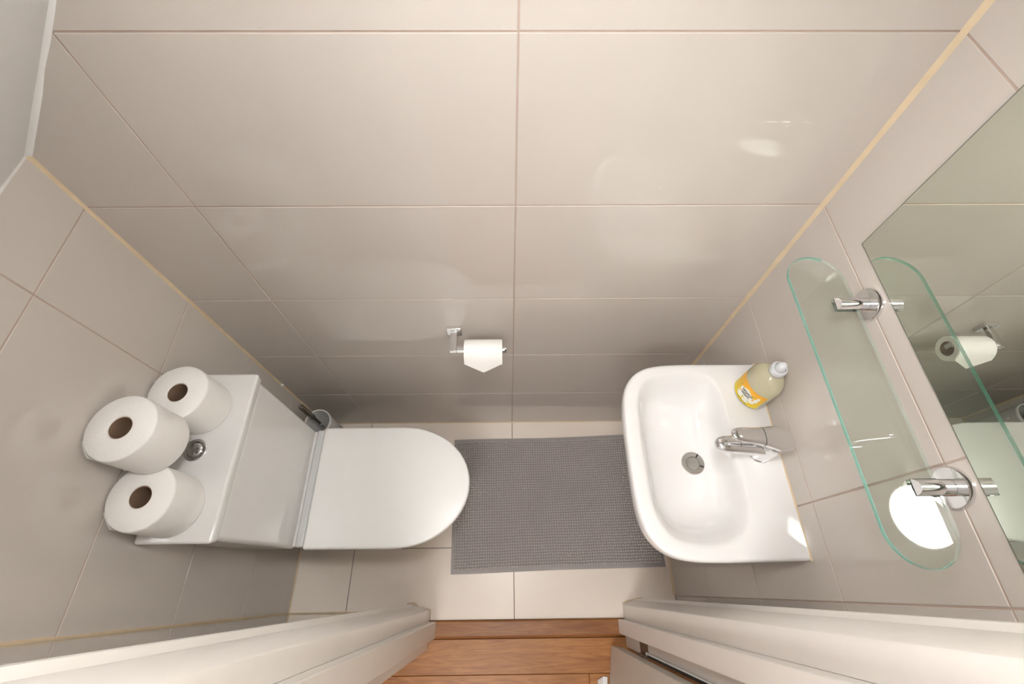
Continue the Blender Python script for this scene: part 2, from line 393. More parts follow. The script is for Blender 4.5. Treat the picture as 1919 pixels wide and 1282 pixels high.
# leaf, swung out into the hall, hinged on the right
def leafpt(u, v, z):             # u along the leaf from the hinge edge, v across its thickness (away from the opening)
    d = Vector((-0.185, -0.983, 0)).normalized(); n = Vector((0.983, -0.185, 0)).normalized()
    return tuple(Vector((0.3345, -0.808, z)) + d * u + n * v)
lf = mesh('door_leaf', hexa([leafpt(u, v, z) for z in (0.006, 1.985) for v in (0, 0.042) for u in (0, 0.66)]), 'door', dr, bevel=0.0015)
for z0 in (0.205, 1.70):
    mesh('hinge', join(box(RX - 0.0022, RX - 0.0001, -0.8135, -0.7785, z0, z0 + 0.085), tube([(RX - 0.0085, -0.8125, z0), (RX - 0.0085, -0.8125, z0 + 0.085)], 0.0042, 12),
                       box(RX - 0.009, RX - 0.001, -0.8135, -0.8115, z0, z0 + 0.085)), 'brass', lf)
mesh('gap_shade_strip', box(RX - 0.0052, RX - 0.0002, -0.8125, -0.806, 0.293, 1.69), 'gap_shade', dr)  # black strip added for the dark of the gap behind the door
mesh('draught_strip_bead', tube([(RX - 0.0060, -0.8035, z) for z in (0.291, 0.294, 0.30, 1.0, 1.69)], [0.002, 0.0042, 0.0018, 0.0016, 0.0016], 10), 'caulk', dr, smooth=True)
# worn bits of sealant at the feet of the frame
bead([(-0.385, -0.677, 0), (-0.362, -0.676, 0), (-0.345, -0.6855, 0), (-0.299, -0.697, 0), (-0.2985, -0.731, 0)], (0.5, 0.8, 0), (0, 0, 1), 0.005, 'silicone', 0.4)
bead([(0.463, -0.6655, 0), (0.43, -0.6715, 0), (0.388, -0.684, 0)], (-0.3, 0.9, 0), (0, 0, 1), 0.003, 'silicone', 0.5)
# oak threshold
th = [(-0.7285, -0.002), (-0.7285, 0.007), (-0.7325, 0.0105), (-0.7375, 0.0115), (-0.775, 0.0115), (-0.780, 0.009), (-0.7835, 0.003), (-0.7835, -0.006)]
tag(mesh('trim_%d' % (ntrim[0] + 1), loft([[(LX + 0.001, y, z) for y, z in th], [(RX - 0.001, y, z) for y, z in th]]), 'oak_dark', origin=(0.1, -0.755, 0), smooth=True, angle=25),
    'oak threshold bar across the doorway', kind='structure'); ntrim[0] += 1
wd = mesh('door_wedge', hexa([(0.276, -0.905, 0.001), (0.3095, -0.912, 0.001), (0.276, -0.99, 0.001), (0.298, -0.99, 0.001),
                              (0.296, -0.893, 0.008), (0.3110, -0.895, 0.008), (0.278, -0.99, 0.03), (0.2935, -0.99, 0.03)]), 'plastic', origin=(0.295, -0.95, 0.001), bevel=0.002)
tag(wd, 'small white wedge on the oak floor at the foot of the open door', 'door wedge')

# ------------------------------------------------------------------ ceiling lamp on the slope
LX0, LY0 = -0.018, -0.462
LZ = SLZ + SLK * (LX0 - 0.092 - XL) - 0.004
lamp = empty('ceiling_lamp', (LX0, LY0, LZ)); tag(lamp, 'round opal glass ceiling lamp fixed to the sloping ceiling', 'lamp')
rg = []
for r, dz in ((0.080, None), (0.080, 0.0), (0.089, -0.0005), (0.089, -0.010), (0.086, -0.012)):
    rg.append([(x, y, (SLZ + SLK * (x - XL) - 0.0006) if dz is None else LZ + dz) for x, y, _ in circle((LX0, LY0, 0), r, 40)])
mesh('lamp_base', loft(rg), 'caulk', lamp, smooth=True, angle=30)
mesh('lamp_dome', lathe([(0.085, -0.0121), (0.084, -0.022), (0.076, -0.036), (0.060, -0.046), (0.035, -0.052), (0.012, -0.054), (0.0, -0.0541)], (LX0, LY0, LZ), 24), 'lamp', lamp, smooth=True)
hl = empty('hall_lamp', (-0.25, -1.42, 2.4)); tag(hl, 'round lit ceiling lamp out in the hallway', 'lamp')
mesh('lamp_base', lathe([(0.21, -0.0005), (0.21, -0.02)], (-0.25, -1.42, 2.4)), 'caulk', hl, smooth=True)
mesh('lamp_dome', lathe([(0.20, -0.0205), (0.20, -0.05), (0.16, -0.08), (0.07, -0.095), (0.0, -0.097)], (-0.25, -1.42, 2.4), 20), 'hall_lamp', hl, smooth=True)

# ------------------------------------------------------------------ toilet
TY = -0.345
to = empty('toilet', (-0.45, TY, 0)); tag(to, 'white close-coupled toilet with its lid closed', 'toilet')
def dshape(xb, xc, xt, hw, z, n=28, rc=0.02, yc=TY):
    """D outline: square back at xb (corner radius rc), straight sides to xc, half-ellipse to the tip xt"""
    P = []
    for i in range(n + 1):
        a = -math.pi / 2 + math.pi * i / n
        P.append((xc + (xt - xc) * math.cos(a), yc + hw * math.sin(a), z))
    for i in range(5):
        a = math.pi / 2 * i / 4; P.append((xb + rc - rc * math.sin(a), yc + hw - rc + rc * math.cos(a), z))
    for i in range(5):
        a = math.pi / 2 * i / 4; P.append((xb + rc - rc * math.cos(a), yc - hw + rc - rc * math.sin(a), z))
    return P
mesh('pan', loft([dshape(-0.70, -0.40, -0.300, 0.112, 0.001), dshape(-0.70, -0.40, -0.300, 0.115, 0.02), dshape(-0.71, -0.40, -0.292, 0.112, 0.12),
                  dshape(-0.74, -0.40, -0.245, 0.120, 0.22), dshape(-0.79, -0.38, -0.175, 0.155, 0.31), dshape(-0.792, -0.36, -0.152, 0.168, 0.36),
                  dshape(-0.792, -0.36, -0.149, 0.172, 0.395), dshape(-0.790, -0.36, -0.153, 0.168, 0.404)]), 'ceramic', to, smooth=True, angle=60)
mesh('rim_step', box(-0.668, -0.642, TY - 0.174, TY + 0.174, 0.4045, 0.428), 'ceramic', to, bevel=0.006, seg=3)
def plate(xb, xc, xt, hw, z0, z1, r, rc=0.006):
    R = []
    for z, d in ((z0, r * .5), (z0 + r * .4, 0.0), (z1 - r, 0.0), (z1 - r * .45, r * .18), (z1 - r * .1, r * .6), (z1, r * 1.3)):
        R.append(dshape(xb + d, xc, xt - d, hw - d, z, rc=rc))
    return loft(R)
mesh('seat', plate(-0.608, -0.36, -0.1405, 0.1795, 0.4045, 0.4205, 0.006), 'plastic', to, smooth=True, angle=45)
mesh('lid', plate(-0.6165, -0.36, -0.1375, 0.1822, 0.4212, 0.4405, 0.006), 'plastic', to, smooth=True, angle=45)
hb = mesh('hinge_cover', box(-0.6415, -0.6172, TY - 0.176, TY + 0.176, 0.4050, 0.436), 'plastic_grey', to, bevel=0.007, seg=3)
# cistern
mesh('cistern', hexa([(-0.794, -0.523, 0.405), (-0.650, -0.523, 0.405), (-0.794, -0.166, 0.405), (-0.650, -0.166, 0.405),
                      (-0.794, -0.537, 0.8225), (-0.6435, -0.537, 0.8225), (-0.794, -0.164, 0.8225), (-0.6435, -0.164, 0.8225)]), 'ceramic', to, bevel=0.012, seg=4)
mesh('cistern_lid', hexa([(-0.797, -0.541, 0.8235), (-0.6385, -0.541, 0.8235), (-0.797, -0.160, 0.8235), (-0.6385, -0.160, 0.8235),
                          (-0.797, -0.546, 0.855), (-0.6335, -0.546, 0.855), (-0.797, -0.157, 0.855), (-0.6335, -0.157, 0.855)]), 'ceramic', to, bevel=0.008, seg=4)
fb = mesh('flush_button', lathe([(0.0255, 0.0002), (0.0255, 0.003), (0.0235, 0.0045), (0.0185, 0.0040), (0.0175, 0.0010), (0.0, 0.0010)], (-0.727, -0.349, 0.855)), 'chrome', to, smooth=True, angle=50)
mesh('push_button', lathe([(0.0168, 0.0012), (0.0168, 0.0038), (0.0155, 0.0055), (0.0100, 0.0072), (0.0, 0.0080)], (-0.727, -0.349, 0.855)), 'chrome', fb, smooth=True, angle=50)

# ------------------------------------------------------------------ toilet rolls
def roll(label, c, r, h, flap_a, group=None):
    o = empty('toilet_roll', c); tag(o, label, 'toilet roll', group)
    prof = []
    mesh('paper', loft([circle((c[0], c[1], c[2] + z), rr, 56) for rr, z in
                        ((0.0215, 0.002), (0.0225, 0.0002), (r - 0.003, 0.0002), (r - 0.0006, 0.0025), (r, 0.006), (r, h - 0.006), (r - 0.0006, h - 0.0025), (r - 0.003, h), (0.0225, h), (0.0212, h - 0.002), (0.0212, h - 0.004), (0.0212, 0.004), (0.0215, 0.002))], False, False), 'paper', o, smooth=True, angle=50)
    mesh('core', loft([circle((c[0], c[1], c[2] + z), rr, 40) for rr, z in ((0.0210, 0.001), (0.0210, h - 0.0025), (0.0198, h - 0.0025), (0.0198, 0.001), (0.0210, 0.001))], False, False), 'card', o, smooth=True, angle=50)
    R = []                       # the loose end of the paper, standing slightly off the roll
    for i in range(13):
        t = i / 12; a = flap_a + t * 0.55; rr = r + 0.0004 + 0.004 * t ** 2
        z0 = c[2] + 0.0005 + (0.002 * abs(math.sin(i * 2.1)) if i > 10 else 0); z1 = c[2] + h - 0.002 - (0.004 * t)
        ca, sa = math.cos(a), math.sin(a)
        R.append([(c[0] + rr * ca, c[1] + rr * sa, z0), (c[0] + rr * ca, c[1] + rr * sa, z1),
                  (c[0] + (rr + .0006) * ca, c[1] + (rr + .0006) * sa, z1), (c[0] + (rr + .0006) * ca, c[1] + (rr + .0006) * sa, z0)])
    mesh('loose_sheet', loft(R), 'paper', o, smooth=True, angle=50)
    return o
CZ = 0.8554
roll('white toilet roll on the cistern, the one nearest the back wall', (-0.7370, -0.2500, CZ), 0.0637, 0.104, 2.2, 'spare toilet rolls on the cistern')
roll('white toilet roll on the cistern, the one nearest the door', (-0.7345, -0.4690, CZ), 0.0650, 0.104, -2.7, 'spare toilet rolls on the cistern')
roll('white toilet roll stacked on top of the other two on the cistern', (-0.7375, -0.3630, CZ + 0.1045), 0.0640, 0.104, -2.75, 'spare toilet rolls on the cistern')

# ------------------------------------------------------------------ toilet brush and its pot
BX, BY = -0.684, -0.112
bh = empty('brush_pot', (BX, BY, 0)); tag(bh, 'white cylindrical brush pot on the floor behind the toilet', 'brush pot')
mesh('pot', lathe([(0.0, 0.001), (0.042, 0.001), (0.0435, 0.004), (0.0445, 0.348), (0.0435, 0.350), (0.0415, 0.348), (0.0405, 0.012), (0.0, 0.012)], (BX, BY, 0), 48, cap0=False, cap1=False), 'frost', bh, smooth=True, angle=50)
mesh('rim', lathe([(0.0449, 0.342), (0.0462, 0.350), (0.0445, 0.3535), (0.0412, 0.3525), (0.0400, 0.345), (0.0449, 0.342)], (BX, BY, 0), 48, cap0=False, cap1=False), 'ceramic', bh, smooth=True, angle=70)
tb = empty('toilet_brush', (BX, BY, 0.013)); tag(tb, 'toilet brush with steel handle standing in the white pot', 'toilet brush')
mesh('handle', lathe([(0.0, 0.500), (0.0065, 0.4995), (0.0088, 0.497), (0.0090, 0.40), (0.0080, 0.392), (0.0055, 0.388), (0.0052, 0.33)], (BX + .001, BY + .001, 0), 20), 'handle_steel', tb, smooth=True, angle=40)
mesh('rod', lathe([(0.0040, 0.3299), (0.0032, 0.30), (0.0030, 0.10), (0.0030, 0.03)], (BX + .003, BY - .002, 0), 16), 'chrome', tb, smooth=True)
mesh('bristle_head', lathe([(0.004, 0.135), (0.024, 0.13), (0.033, 0.115), (0.035, 0.06), (0.032, 0.03), (0.022, 0.015), (0.005, 0.0135)], (BX + .003, BY - .002, 0), 32), 'bristle', tb, smooth=True)

# ------------------------------------------------------------------ roll holder on the back wall and its roll
th_ = empty('toilet_roll_holder', (-0.164, 0, 0.792)); tag(th_, 'square chrome toilet roll holder on the tiled back wall', 'toilet roll holder')
mesh('wall_plate', box(-0.1845, -0.1435, -0.0105, -0.0003, 0.774, 0.815), 'chrome', th_, bevel=0.0015)
mesh('arm', box(-0.1730, -0.1555, -0.0725, -0.0107, 0.7905, 0.8035), 'chrome', th_, bevel=0.001)
br_ = mesh('bar', box(-0.1553, -0.0245, -0.0725, -0.0610, 0.7905, 0.8035), 'chrome', th_, bevel=0.001)
mesh('end_stop', box(-0.0243, -0.0200, -0.0730, -0.0605, 0.7905, 0.8120), 'chrome', br_, bevel=0.001)
rc_ = (-0.0825, -0.0668, 0.7843); rr_ = 0.0345; xa, xb = -0.1335, -0.0315
hr = empty('toilet_roll', rc_); tag(hr, 'part-used toilet roll on the chrome holder, its end folded to a point', 'toilet roll')
mesh('paper', loft([circle((x, rc_[1], rc_[2]), r, 48, 0) for r, x in ((0.0205, xa + .001), (rr_ - .001, xa), (rr_, xa + .0015), (rr_, xb - .0015), (rr_ - .001, xb), (0.0205, xb - .001), (0.0205, xa + .001))], False, False), 'paper', hr, smooth=True, angle=50)
mesh('core', loft([circle((x, rc_[1], rc_[2]), r, 40, 0) for r, x in ((0.0202, xa + .0005), (0.0202, xb - .0005), (0.0190, xb - .0005), (0.0190, xa + .0005), (0.0202, xa + .0005))], False, False), 'card', hr, smooth=True, angle=50)
# hanging end: over the front of the roll, then straight down to a folded point
V, F = [], []; sec = []
FA = math.radians(28)
for i in range(9):
    a = math.radians(95) + (FA - math.radians(95)) * i / 8; sec.append((rc_[1] - (rr_ + .0008) * math.cos(a), rc_[2] + (rr_ + .0008) * math.sin(a)))
def fl_(t): return (sec[8][0] - math.sin(FA) * t + t * t * 2.2, sec[8][1] - math.cos(FA) * t)
sec.append(fl_(.007)); sec.append(fl_(.014)); tipy, tipz = fl_(.047)
xm = (xa + xb) / 2; xs = [xa + .0005, xm, xb - .0005]
for t in (0, 0.0011):
    for y, z in sec:
        for x in xs: V.append((x, y - t, z))
    for x, (y, z) in zip(xs, (sec[-1], (tipy, tipz), sec[-1])): V.append((x, y - t - .0004, z))
n = len(sec) * 3 + 3
for k in range(len(sec)):
    for j in (0, 1):
        q = (k * 3 + j, k * 3 + j + 1, (k + 1) * 3 + j + 1, (k + 1) * 3 + j)
        if k == len(sec) - 1: q = (k * 3 + j, k * 3 + j + 1, n - 2) if True else q
        F.append(q); F.append(tuple(i + n for i in reversed(q)))
edge = [k * 3 for k in range(len(sec))] + [n - 2] + [k * 3 + 2 for k in range(len(sec) - 1, -1, -1)] + [1]
for i in range(len(edge)):
    a, b2 = edge[i], edge[(i + 1) % len(edge)]; F.append((a, b2, b2 + n, a + n))
mesh('hanging_sheet', (V, F), 'paper', hr, smooth=True, angle=40)

# ------------------------------------------------------------------ bath mat
ma = math.radians(1.25)
bmx, bmy = Vector((math.cos(ma), math.sin(ma), 0)), Vector((-math.sin(ma), math.cos(ma), 0))
m0 = Vector((-0.2325, -0.5830, 0.0))
mat_ = empty('bath_mat', m0 + bmx * .4 + bmy * .25); tag(mat_, 'grey bobbled bath mat on the floor between toilet and basin', 'bath mat')
ML, MW = 0.798, 0.503
def mp(u, v, z):
    w = 0.0022 * math.sin(u * 9 + 1.0) * (1 if v > MW / 2 else -0.5) * abs(v / MW - .5) * 2
    return tuple(m0 + bmx * u + bmy * (v + w) + Vector((0, 0, z)))
nu, nv = 40, 6
rings = []
V = []; F = []
for z in (0.0008, 0.0050):
    for j in range(nv + 1):
        for i in range(nu + 1):
            V.append(mp(ML * i / nu, MW * j / nv, z))
nn = (nu + 1) * (nv + 1)
for j in range(nv):
    for i in range(nu):
        a = j * (nu + 1) + i; q = (a, a + 1, a + nu + 2, a + nu + 1)
        F.append(tuple(reversed(q))); F.append(tuple(k + nn for k in q))
bd = [i for i in range(nu + 1)] + [j * (nu + 1) + nu for j in range(1, nv + 1)] + [nv * (nu + 1) + i for i in range(nu - 1, -1, -1)] + [j * (nu + 1) for j in range(nv - 1, 0, -1)]
for i in range(len(bd)):
    a, b2 = bd[i], bd[(i + 1) % len(bd)]; F.append((a, b2, b2 + nn, a + nn))
mesh('backing', (V, F), 'hem', mat_, bevel=0.0015)
V, F = [], []
PU, PV = 0.0095, 0.0098
NU, NV = int((ML - .022) / PU), int((MW - .024) / PV)
import mathutils.noise as mn
for j in range(NV):
    for i in range(NU):
        u = .011 + (i + .5) * (ML - .022) / NU; v = .012 + (j + .5) * (MW - .024) / NV
        nz = mn.noise_vector(Vector((u * 9, v * 9, .3)))
        u += nz.x * .0024 + random.uniform(-.0005, .0005); v += nz.y * .0024 + random.uniform(-.0005, .0005)
        ru, rv = PU * random.uniform(.42, .48), PV * random.uniform(.38, .44)
        hgt = 0.0105 + nz.z * .0012 + random.uniform(-.0006, .0006)
        b0 = len(V)
        for r_, z_ in ((0.82, .0049), (1.0, .0049 + hgt * .38), (0.72, .0049 + hgt * .8)):
            for k in range(6):
                a = math.pi / 3 * k + .3
                V.append(mp(u + ru * r_ * math.cos(a), v + rv * r_ * math.sin(a), z_))
        V.append(mp(u, v, .0049 + hgt))
        for q in range(2):
            for k in range(6):
                k2 = (k + 1) % 6; F.append((b0 + q * 6 + k, b0 + q * 6 + k2, b0 + q * 6 + 6 + k2, b0 + q * 6 + 6 + k))
        for k in range(6): F.append((b0 + 12 + k, b0 + 12 + (k + 1) % 6, b0 + 18))
tag(mesh('bobbles', (V, F), 'mat', mat_, smooth=True, angle=180), kind='stuff')

# ------------------------------------------------------------------ wash basin
BZ = 0.887; BC = -0.3745
ba = empty('wash_basin', (0.58, BC, 0.70)); tag(ba, 'white ceramic wash basin with rounded front hung on the wall', 'wash basin')
half = [(.2485, 0), (.2490, .05), (.2508, .10), (.2570, .142), (.2690, .171), (.2890, .194), (.3150, .2085), (.3460, .2155), (.3900, .2185), (.46, .2188), (.5825, .2175)]
def b_outline(n=9):
    pts = [(x, BC + d) for x, d in half] ; up = spline([(x, y, 0) for x, y in pts], 5, False)
    dn = [Vector((p.x, 2 * BC - p.y, 0)) for p in up]
    return up[::-1] + dn[1:]     # far wall corner -> round the front -> near wall corner
bo = b_outline(); NB = len(bo)
bowl_pts = [(.4600, -.1860), (.4785, -.2050), (.4865, -.2400), (.4880, -.2905), (.4905, -.3700), (.4925, -.4344), (.4870, -.4994), (.4640, -.5400), (.4184, -.5610), (.3640, -.5630), (.3150, -.5470),
            (.2860, -.4990), (.2800, -.4300), (.2785, -.3600), (.2800, -.3000), (.2860, -.2450), (.3040, -.2060), (.3400, -.1850), (.4000, -.1810)]
bw = spline([(x, y, 0) for x, y in bowl_pts], 5)
def resample(P, n, closed):
    L = [0]; Q = P + ([P[0]] if closed else [])
    for i in range(len(Q) - 1): L.append(L[-1] + (Q[i + 1] - Q[i]).length)
    out = []; k = 0
    for i in range(n):
        t = L[-1] * i / (n if closed else n - 1)
        while k < len(L) - 2 and L[k + 1] < t: k += 1
        out.append(Q[k].lerp(Q[k + 1], (t - L[k]) / max(L[k + 1] - L[k], 1e-9)))
    return out
# rings share one angular parametrisation about the bowl centre
NC = 120; cc = Vector((.405, BC, 0))
def polar(P, closed, n=NC):
    """radius of closed polygon P seen from cc at n angles"""
    out = []
    Q = P + [P[0]]
    for i in range(n):
        a = 2 * math.pi * i / n; d = Vector((math.cos(a), math.sin(a), 0)); best = None
        for k in range(len(Q) - 1):
            p, q = Q[k] - cc, Q[k + 1] - cc; e = q - p
            den = d.x * e.y - d.y * e.x
            if abs(den) < 1e-12: continue
            t = (p.x * e.y - p.y * e.x) / den; s = (p.x * d.y - p.y * d.x) / den
            if t > 0 and -1e-6 <= s <= 1 + 1e-6: best = t if best is None else max(best, t)
        out.append(cc + d * (best or .1))
    return out
PO, PB = polar(bo, True), polar(bw, True)
DR = Vector((.4295, -.3715, 0)); DZ = 0.779; DRAD = 0.0275
def ring(fn): return [fn(i) for i in range(NC)]
def shr(P, d):                   # shrink towards cc by distance d, keeping the wall side in place
    out = []
    for p in P:
        v = p - cc; q = p - v.normalized() * d
        out.append(Vector((min(q.x if p.x < .57 else p.x, .5825), q.y, 0)))
    return out
rings = []
under = [Vector((max(.40, .5825 - (.5825 - p.x) * .45) if p.x < .58 else .5825, BC + (p.y - BC) * .5, 0)) for p in PO]
under2 = [Vector((.5825 - (.5825 - p.x) * .75, BC + (p.y - BC) * .82, 0)) for p in PO]
for P, z in ((under, .700), (under, .715), (under2, .765), (shr(PO, .012), .815), (shr(PO, .003), .845), (PO, .862), (PO, .876), (shr(PO, .0015), .8825), (shr(PO, .005), .8862), (shr(PO, .010), BZ)):
    rings.append([(p.x, p.y, z) for p in P])
for s, z in ((-.006, BZ), (.0, .8862), (.004, .8838), (.008, .879)):
    rings.append([((p - (p - cc).normalized() * s).x, (p - (p - cc).normalized() * s).y, z) for p in PB])
for t, z in ((.07, .862), (.13, .838), (.21, .816), (.33, .800), (.50, .789), (.70, .7825), (.88, .7795), (1.0, DZ - .001)):
    R = []
    for i in range(NC):
        p = PB[i] - (PB[i] - cc).normalized() * .008; a = 2 * math.pi * i / NC
        q = DR + Vector((math.cos(a), math.sin(a), 0)) * (DRAD - .001)
        # the wall under the tap slopes more gently than the front
        tt = t
        R.append((p.x + (q.x - p.x) * tt, p.y + (q.y - p.y) * tt, z))
    rings.append(R)
mesh('basin', loft(rings, True, False), 'ceramic', ba, smooth=True, angle=70)
wa = mesh('waste', lathe([(0.0275, -0.004), (0.0275, 0.0012), (0.0262, 0.0022), (0.0165, 0.0006), (0.0160, -0.012), (0.0, -0.012)], (DR.x, DR.y, DZ), 48), 'steel', ba, smooth=True, angle=40)
mesh('plug', lathe([(0.0152, -0.0115), (0.0152, 0.0006), (0.0142, 0.0016), (0.0, 0.0024)], (DR.x, DR.y, DZ), 40), 'steel', wa, smooth=True, angle=40)
for a0 in (0.95, 5.9):
    c, s = math.cos(a0), math.sin(a0); p = DR + Vector((c, s, 0)) * .0215
    def pt(u, v, z): return (p.x + c * u - s * v, p.y + s * u + c * v, DZ + z)
    mesh('slot', hexa([pt(u, v, z) for z in (.0008, .0024) for v in (-.0016, .0016) for u in (-.0042, .0042)]), 'dark_metal', wa)
ov = []
for k in range(24):
    a = 2 * math.pi * k / 24; ov.append((.4795 - .0035 * math.sin(a) * 1.1, BC + .0405 + .0075 * math.cos(a) - .021, .8535 + .0085 * math.sin(a)))
mesh('overflow', loft([ov, [(x + .006, y, z) for x, y, z in ov]]), 'dark_metal', ba)
bead([(.5843, BC + .2175, BZ - .001), (.5843, BC - .2175, BZ - .001)], (-1, 0, 0), (0, 0, 1), 0.0042, 'silicone', 0.3)

# ------------------------------------------------------------------ mixer tap
TX, TYY = .5365, -.3725
tp = empty('mixer_tap', (TX, TYY, BZ)); tag(tp, 'chrome mixer tap with single lever on the back of the basin', 'tap')
def ell(c, rx, ry, n=32): return [(c[0] + rx * math.cos(2 * math.pi * k / n), c[1] + ry * math.sin(2 * math.pi * k / n), c[2]) for k in range(n)]
mesh('base_ring', lathe([(.0255, .0003), (.0262, .002), (.0255, .004), (.0, .0042)], (TX, TYY, BZ)), 'chrome', tp, smooth=True, angle=50)
mesh('body', loft([ell((TX, TYY, BZ + .0043), .0243, .0243), ell((TX, TYY, BZ + .02), .0243, .0240), ell((TX + .001, TYY, BZ + .05), .0245, .0236), ell((TX + .003, TYY, BZ + .072), .0250, .0235), ell((TX + .004, TYY, BZ + .0755), .0235, .022)]), 'chrome', tp, smooth=True, angle=50)
def swept(secs, n=24, ex=2.4):   # sections (x, z, half width, half height): superellipses across x
    R = []
    for x, z, w, h in secs:
        r = []
        for k in range(n):
            a = 2 * math.pi * k / n; ca, sa = math.cos(a), math.sin(a)
            r.append((x, TYY + w * math.copysign(abs(ca) ** (2 / ex), ca), z + h * math.copysign(abs(sa) ** (2 / ex), sa)))
        R.append(r)
    return loft(R)
sp = mesh('spout', swept([(TX - .006, BZ + .036, .0215, .024), (TX - .030, BZ + .044, .0205, .0200), (TX - .060, BZ + .053, .0195, .0165), (TX - .085, BZ + .0590, .0188, .0145), (TX - .104, BZ + .0615, .0172, .0125), (TX - .114, BZ + .0620, .0140, .0100), (TX - .1190, BZ + .0615, .0090, .0065), (TX - .1210, BZ + .061, .003, .003)]), 'chrome', tp, smooth=True, angle=80)
mesh('aerator', lathe([(.0095, -.006), (.0100, .0), (.0095, .003)], (TX - .098, TYY, BZ + .0450), 24), 'steel', sp, smooth=True)
LS = [(TX + .0330, BZ + .084, .003, .003), (TX + .0310, BZ + .085, .0125, .0080), (TX + .0250, BZ + .087, .0195, .0120), (TX + .0120, BZ + .091, .0245, .0155), (TX - .004, BZ + .0965, .0255, .0170), (TX - .022, BZ + .1030, .0235, .0160), (TX - .045, BZ + .1110, .0190, .0130), (TX - .070, BZ + .1190, .0162, .0098), (TX - .092, BZ + .1260, .0148, .0082), (TX - .106, BZ + .1300, .0125, .0066), (TX - .114, BZ + .1315, .0085, .0045), (TX - .1165, BZ + .1315, .003, .002)]
lv = mesh('lever', swept(LS), 'chrome', tp, smooth=True, angle=80)
def ringband(x, z, w, h, t, ex=2.4, n=40):
    R = []
    for xx in (x, x - t):
        r = []
        for k in range(n):
            a = 2 * math.pi * k / n; ca, sa = math.cos(a), math.sin(a)
            r.append((xx, TYY + w * math.copysign(abs(ca) ** (2 / ex), ca), z + (x - xx) * .33 + h * math.copysign(abs(sa) ** (2 / ex), sa)))
        R.append(r)
    return loft(R)
mesh('lever_seam', ringband(TX - .045, BZ + .1110, .0193, .0133, .0009), 'dark_metal', lv)

# ------------------------------------------------------------------ soap bottle
SXc, SYc = .5480, -.2380; SA = math.radians(22); Aa, Bb = .0305, .0400
so = empty('soap_bottle', (SXc, SYc, BZ)); tag(so, 'clear soap bottle with yellow label and white cap on the basin', 'soap bottle')
def sp_(az, z, off=0.0, k=1.0, circ=0.0):
    a_ = (Aa * (1 - circ) + .0355 * circ) * k + off; b_ = (Bb * (1 - circ) + .0355 * circ) * k + off
    x, y = a_ * math.cos(az), b_ * math.sin(az)
    c, s = math.cos(SA), math.sin(SA)
    return (SXc + x * c - y * s, SYc + x * s + y * c, BZ + z * 1.07)
prof = [(.0003, .88, 0), (.002, .96, 0), (.007, 1.0, 0), (.04, 1.0, 0), (.072, 1.0, 0), (.083, .985, .05), (.092, .94, .1), (.100, .85, .25), (.107, .71, .45), (.112, .56, .7), (.115, .42, 1), (.117, .36, 1), (.122, .345, 1)]
mesh('bottle', loft([[sp_(2 * math.pi * i / 56, z, 0, k, ci) for i in range(56)] for z, k, ci in prof]), 'soap', so, smooth=True, angle=60)
cp = mesh('cap', lathe([(.0150, .1295), (.0165, .1310), (.0165, .1420), (.0155, .1455), (.0132, .1460), (.0126, .1415), (.0, .1415)], (SXc, SYc, BZ), 36), 'cap', so, smooth=True, angle=50)
mesh('nozzle', lathe([(.0098, .1418), (.0098, .150), (.0086, .157), (.0062, .1615), (.0028, .163), (.0, .163)], (SXc, SYc, BZ), 28), 'cap', cp, smooth=True, angle=60)
def patch(pts, off, sub=3):      # polygon in (azimuth, height) wrapped on the bottle, 0.3 mm thick
    V = [sp_(a, z, off) for a, z in pts] + [sp_(a, z, off + .0003) for a, z in pts]; n = len(pts)
    F = [tuple(range(n - 1, -1, -1)), tuple(range(n, 2 * n))] + [(i, (i + 1) % n, (i + 1) % n + n, i + n) for i in range(n)]
    return V, F
PI = math.pi
def band(a0, a1, z0, z1, off, n=24):
    R = []
    for i in range(n + 1):
        a = a0 + (a1 - a0) * i / n
        R.append([sp_(a, z0, off), sp_(a, z1, off), sp_(a, z1, off + .0003), sp_(a, z0, off + .0003)])
    return loft(R)
AZ0, AZ1 = PI - 1.15, PI + 1.15
lb = mesh('label', band(AZ0, AZ1, .009, .066, .0002, 32), 'label', so, smooth=True, angle=40)
mesh('back_label', band(-0.75, 0.75, .012, .060, .0002, 20), 'white_print', so, smooth=True, angle=40)
AC = PI + 0.12
def strip(pts, m_, nm, off=.0007): mesh(nm, patch(pts, off), m_, lb)
def blob(ca, cz, ra, rz, m_, nm, off=.0007, n=14):
    strip([(ca + ra * math.cos(2 * PI * k / n), cz + rz * math.sin(2 * PI * k / n)) for k in range(n)], m_, nm, off)
# white house-shaped panel, made of narrow columns so it follows the curve
for k in range(8):
    a0 = AC - .52 + k * .115; a1 = a0 + .116; t0, t1 = abs(k - 4) / 4, abs(k + 1 - 4) / 4
    strip([(a0, .026), (a1, .026), (a1, .056 - .012 * t1), (a0, .056 - .012 * t0)], 'white_print', 'print_panel', .0006)
for ca, cz, ra, rz in ((AC + .62, .040, .13, .008), (AC + .50, .029, .16, .006), (AC - .30, .022, .22, .006), (AC + .18, .020, .22, .005), (AC + .66, .050, .09, .005)):
    blob(ca, cz, ra, rz, 'white_print', 'print_splash', .0005)
for row, (zc, hh) in enumerate(((.0440, .0034), (.0355, .0034))):
    for k in range(9 - row * 2):
        a0 = AC - .36 + row * .05 + k * .082
        v = (k * 7 + row * 3) % 3
        strip([(a0, zc - hh), (a0 + .036, zc - hh), (a0 + .036, zc + hh), (a0, zc + hh)], 'dark_print', 'lettering', .0010)
        strip([(a0 + .036, zc + (v - 1) * .0022 - .0010), (a0 + .066, zc + (v - 1) * .0022 - .0010), (a0 + .066, zc + (v - 1) * .0022 + .0010), (a0 + .036, zc + (v - 1) * .0022 + .0010)], 'dark_print', 'lettering', .0010)
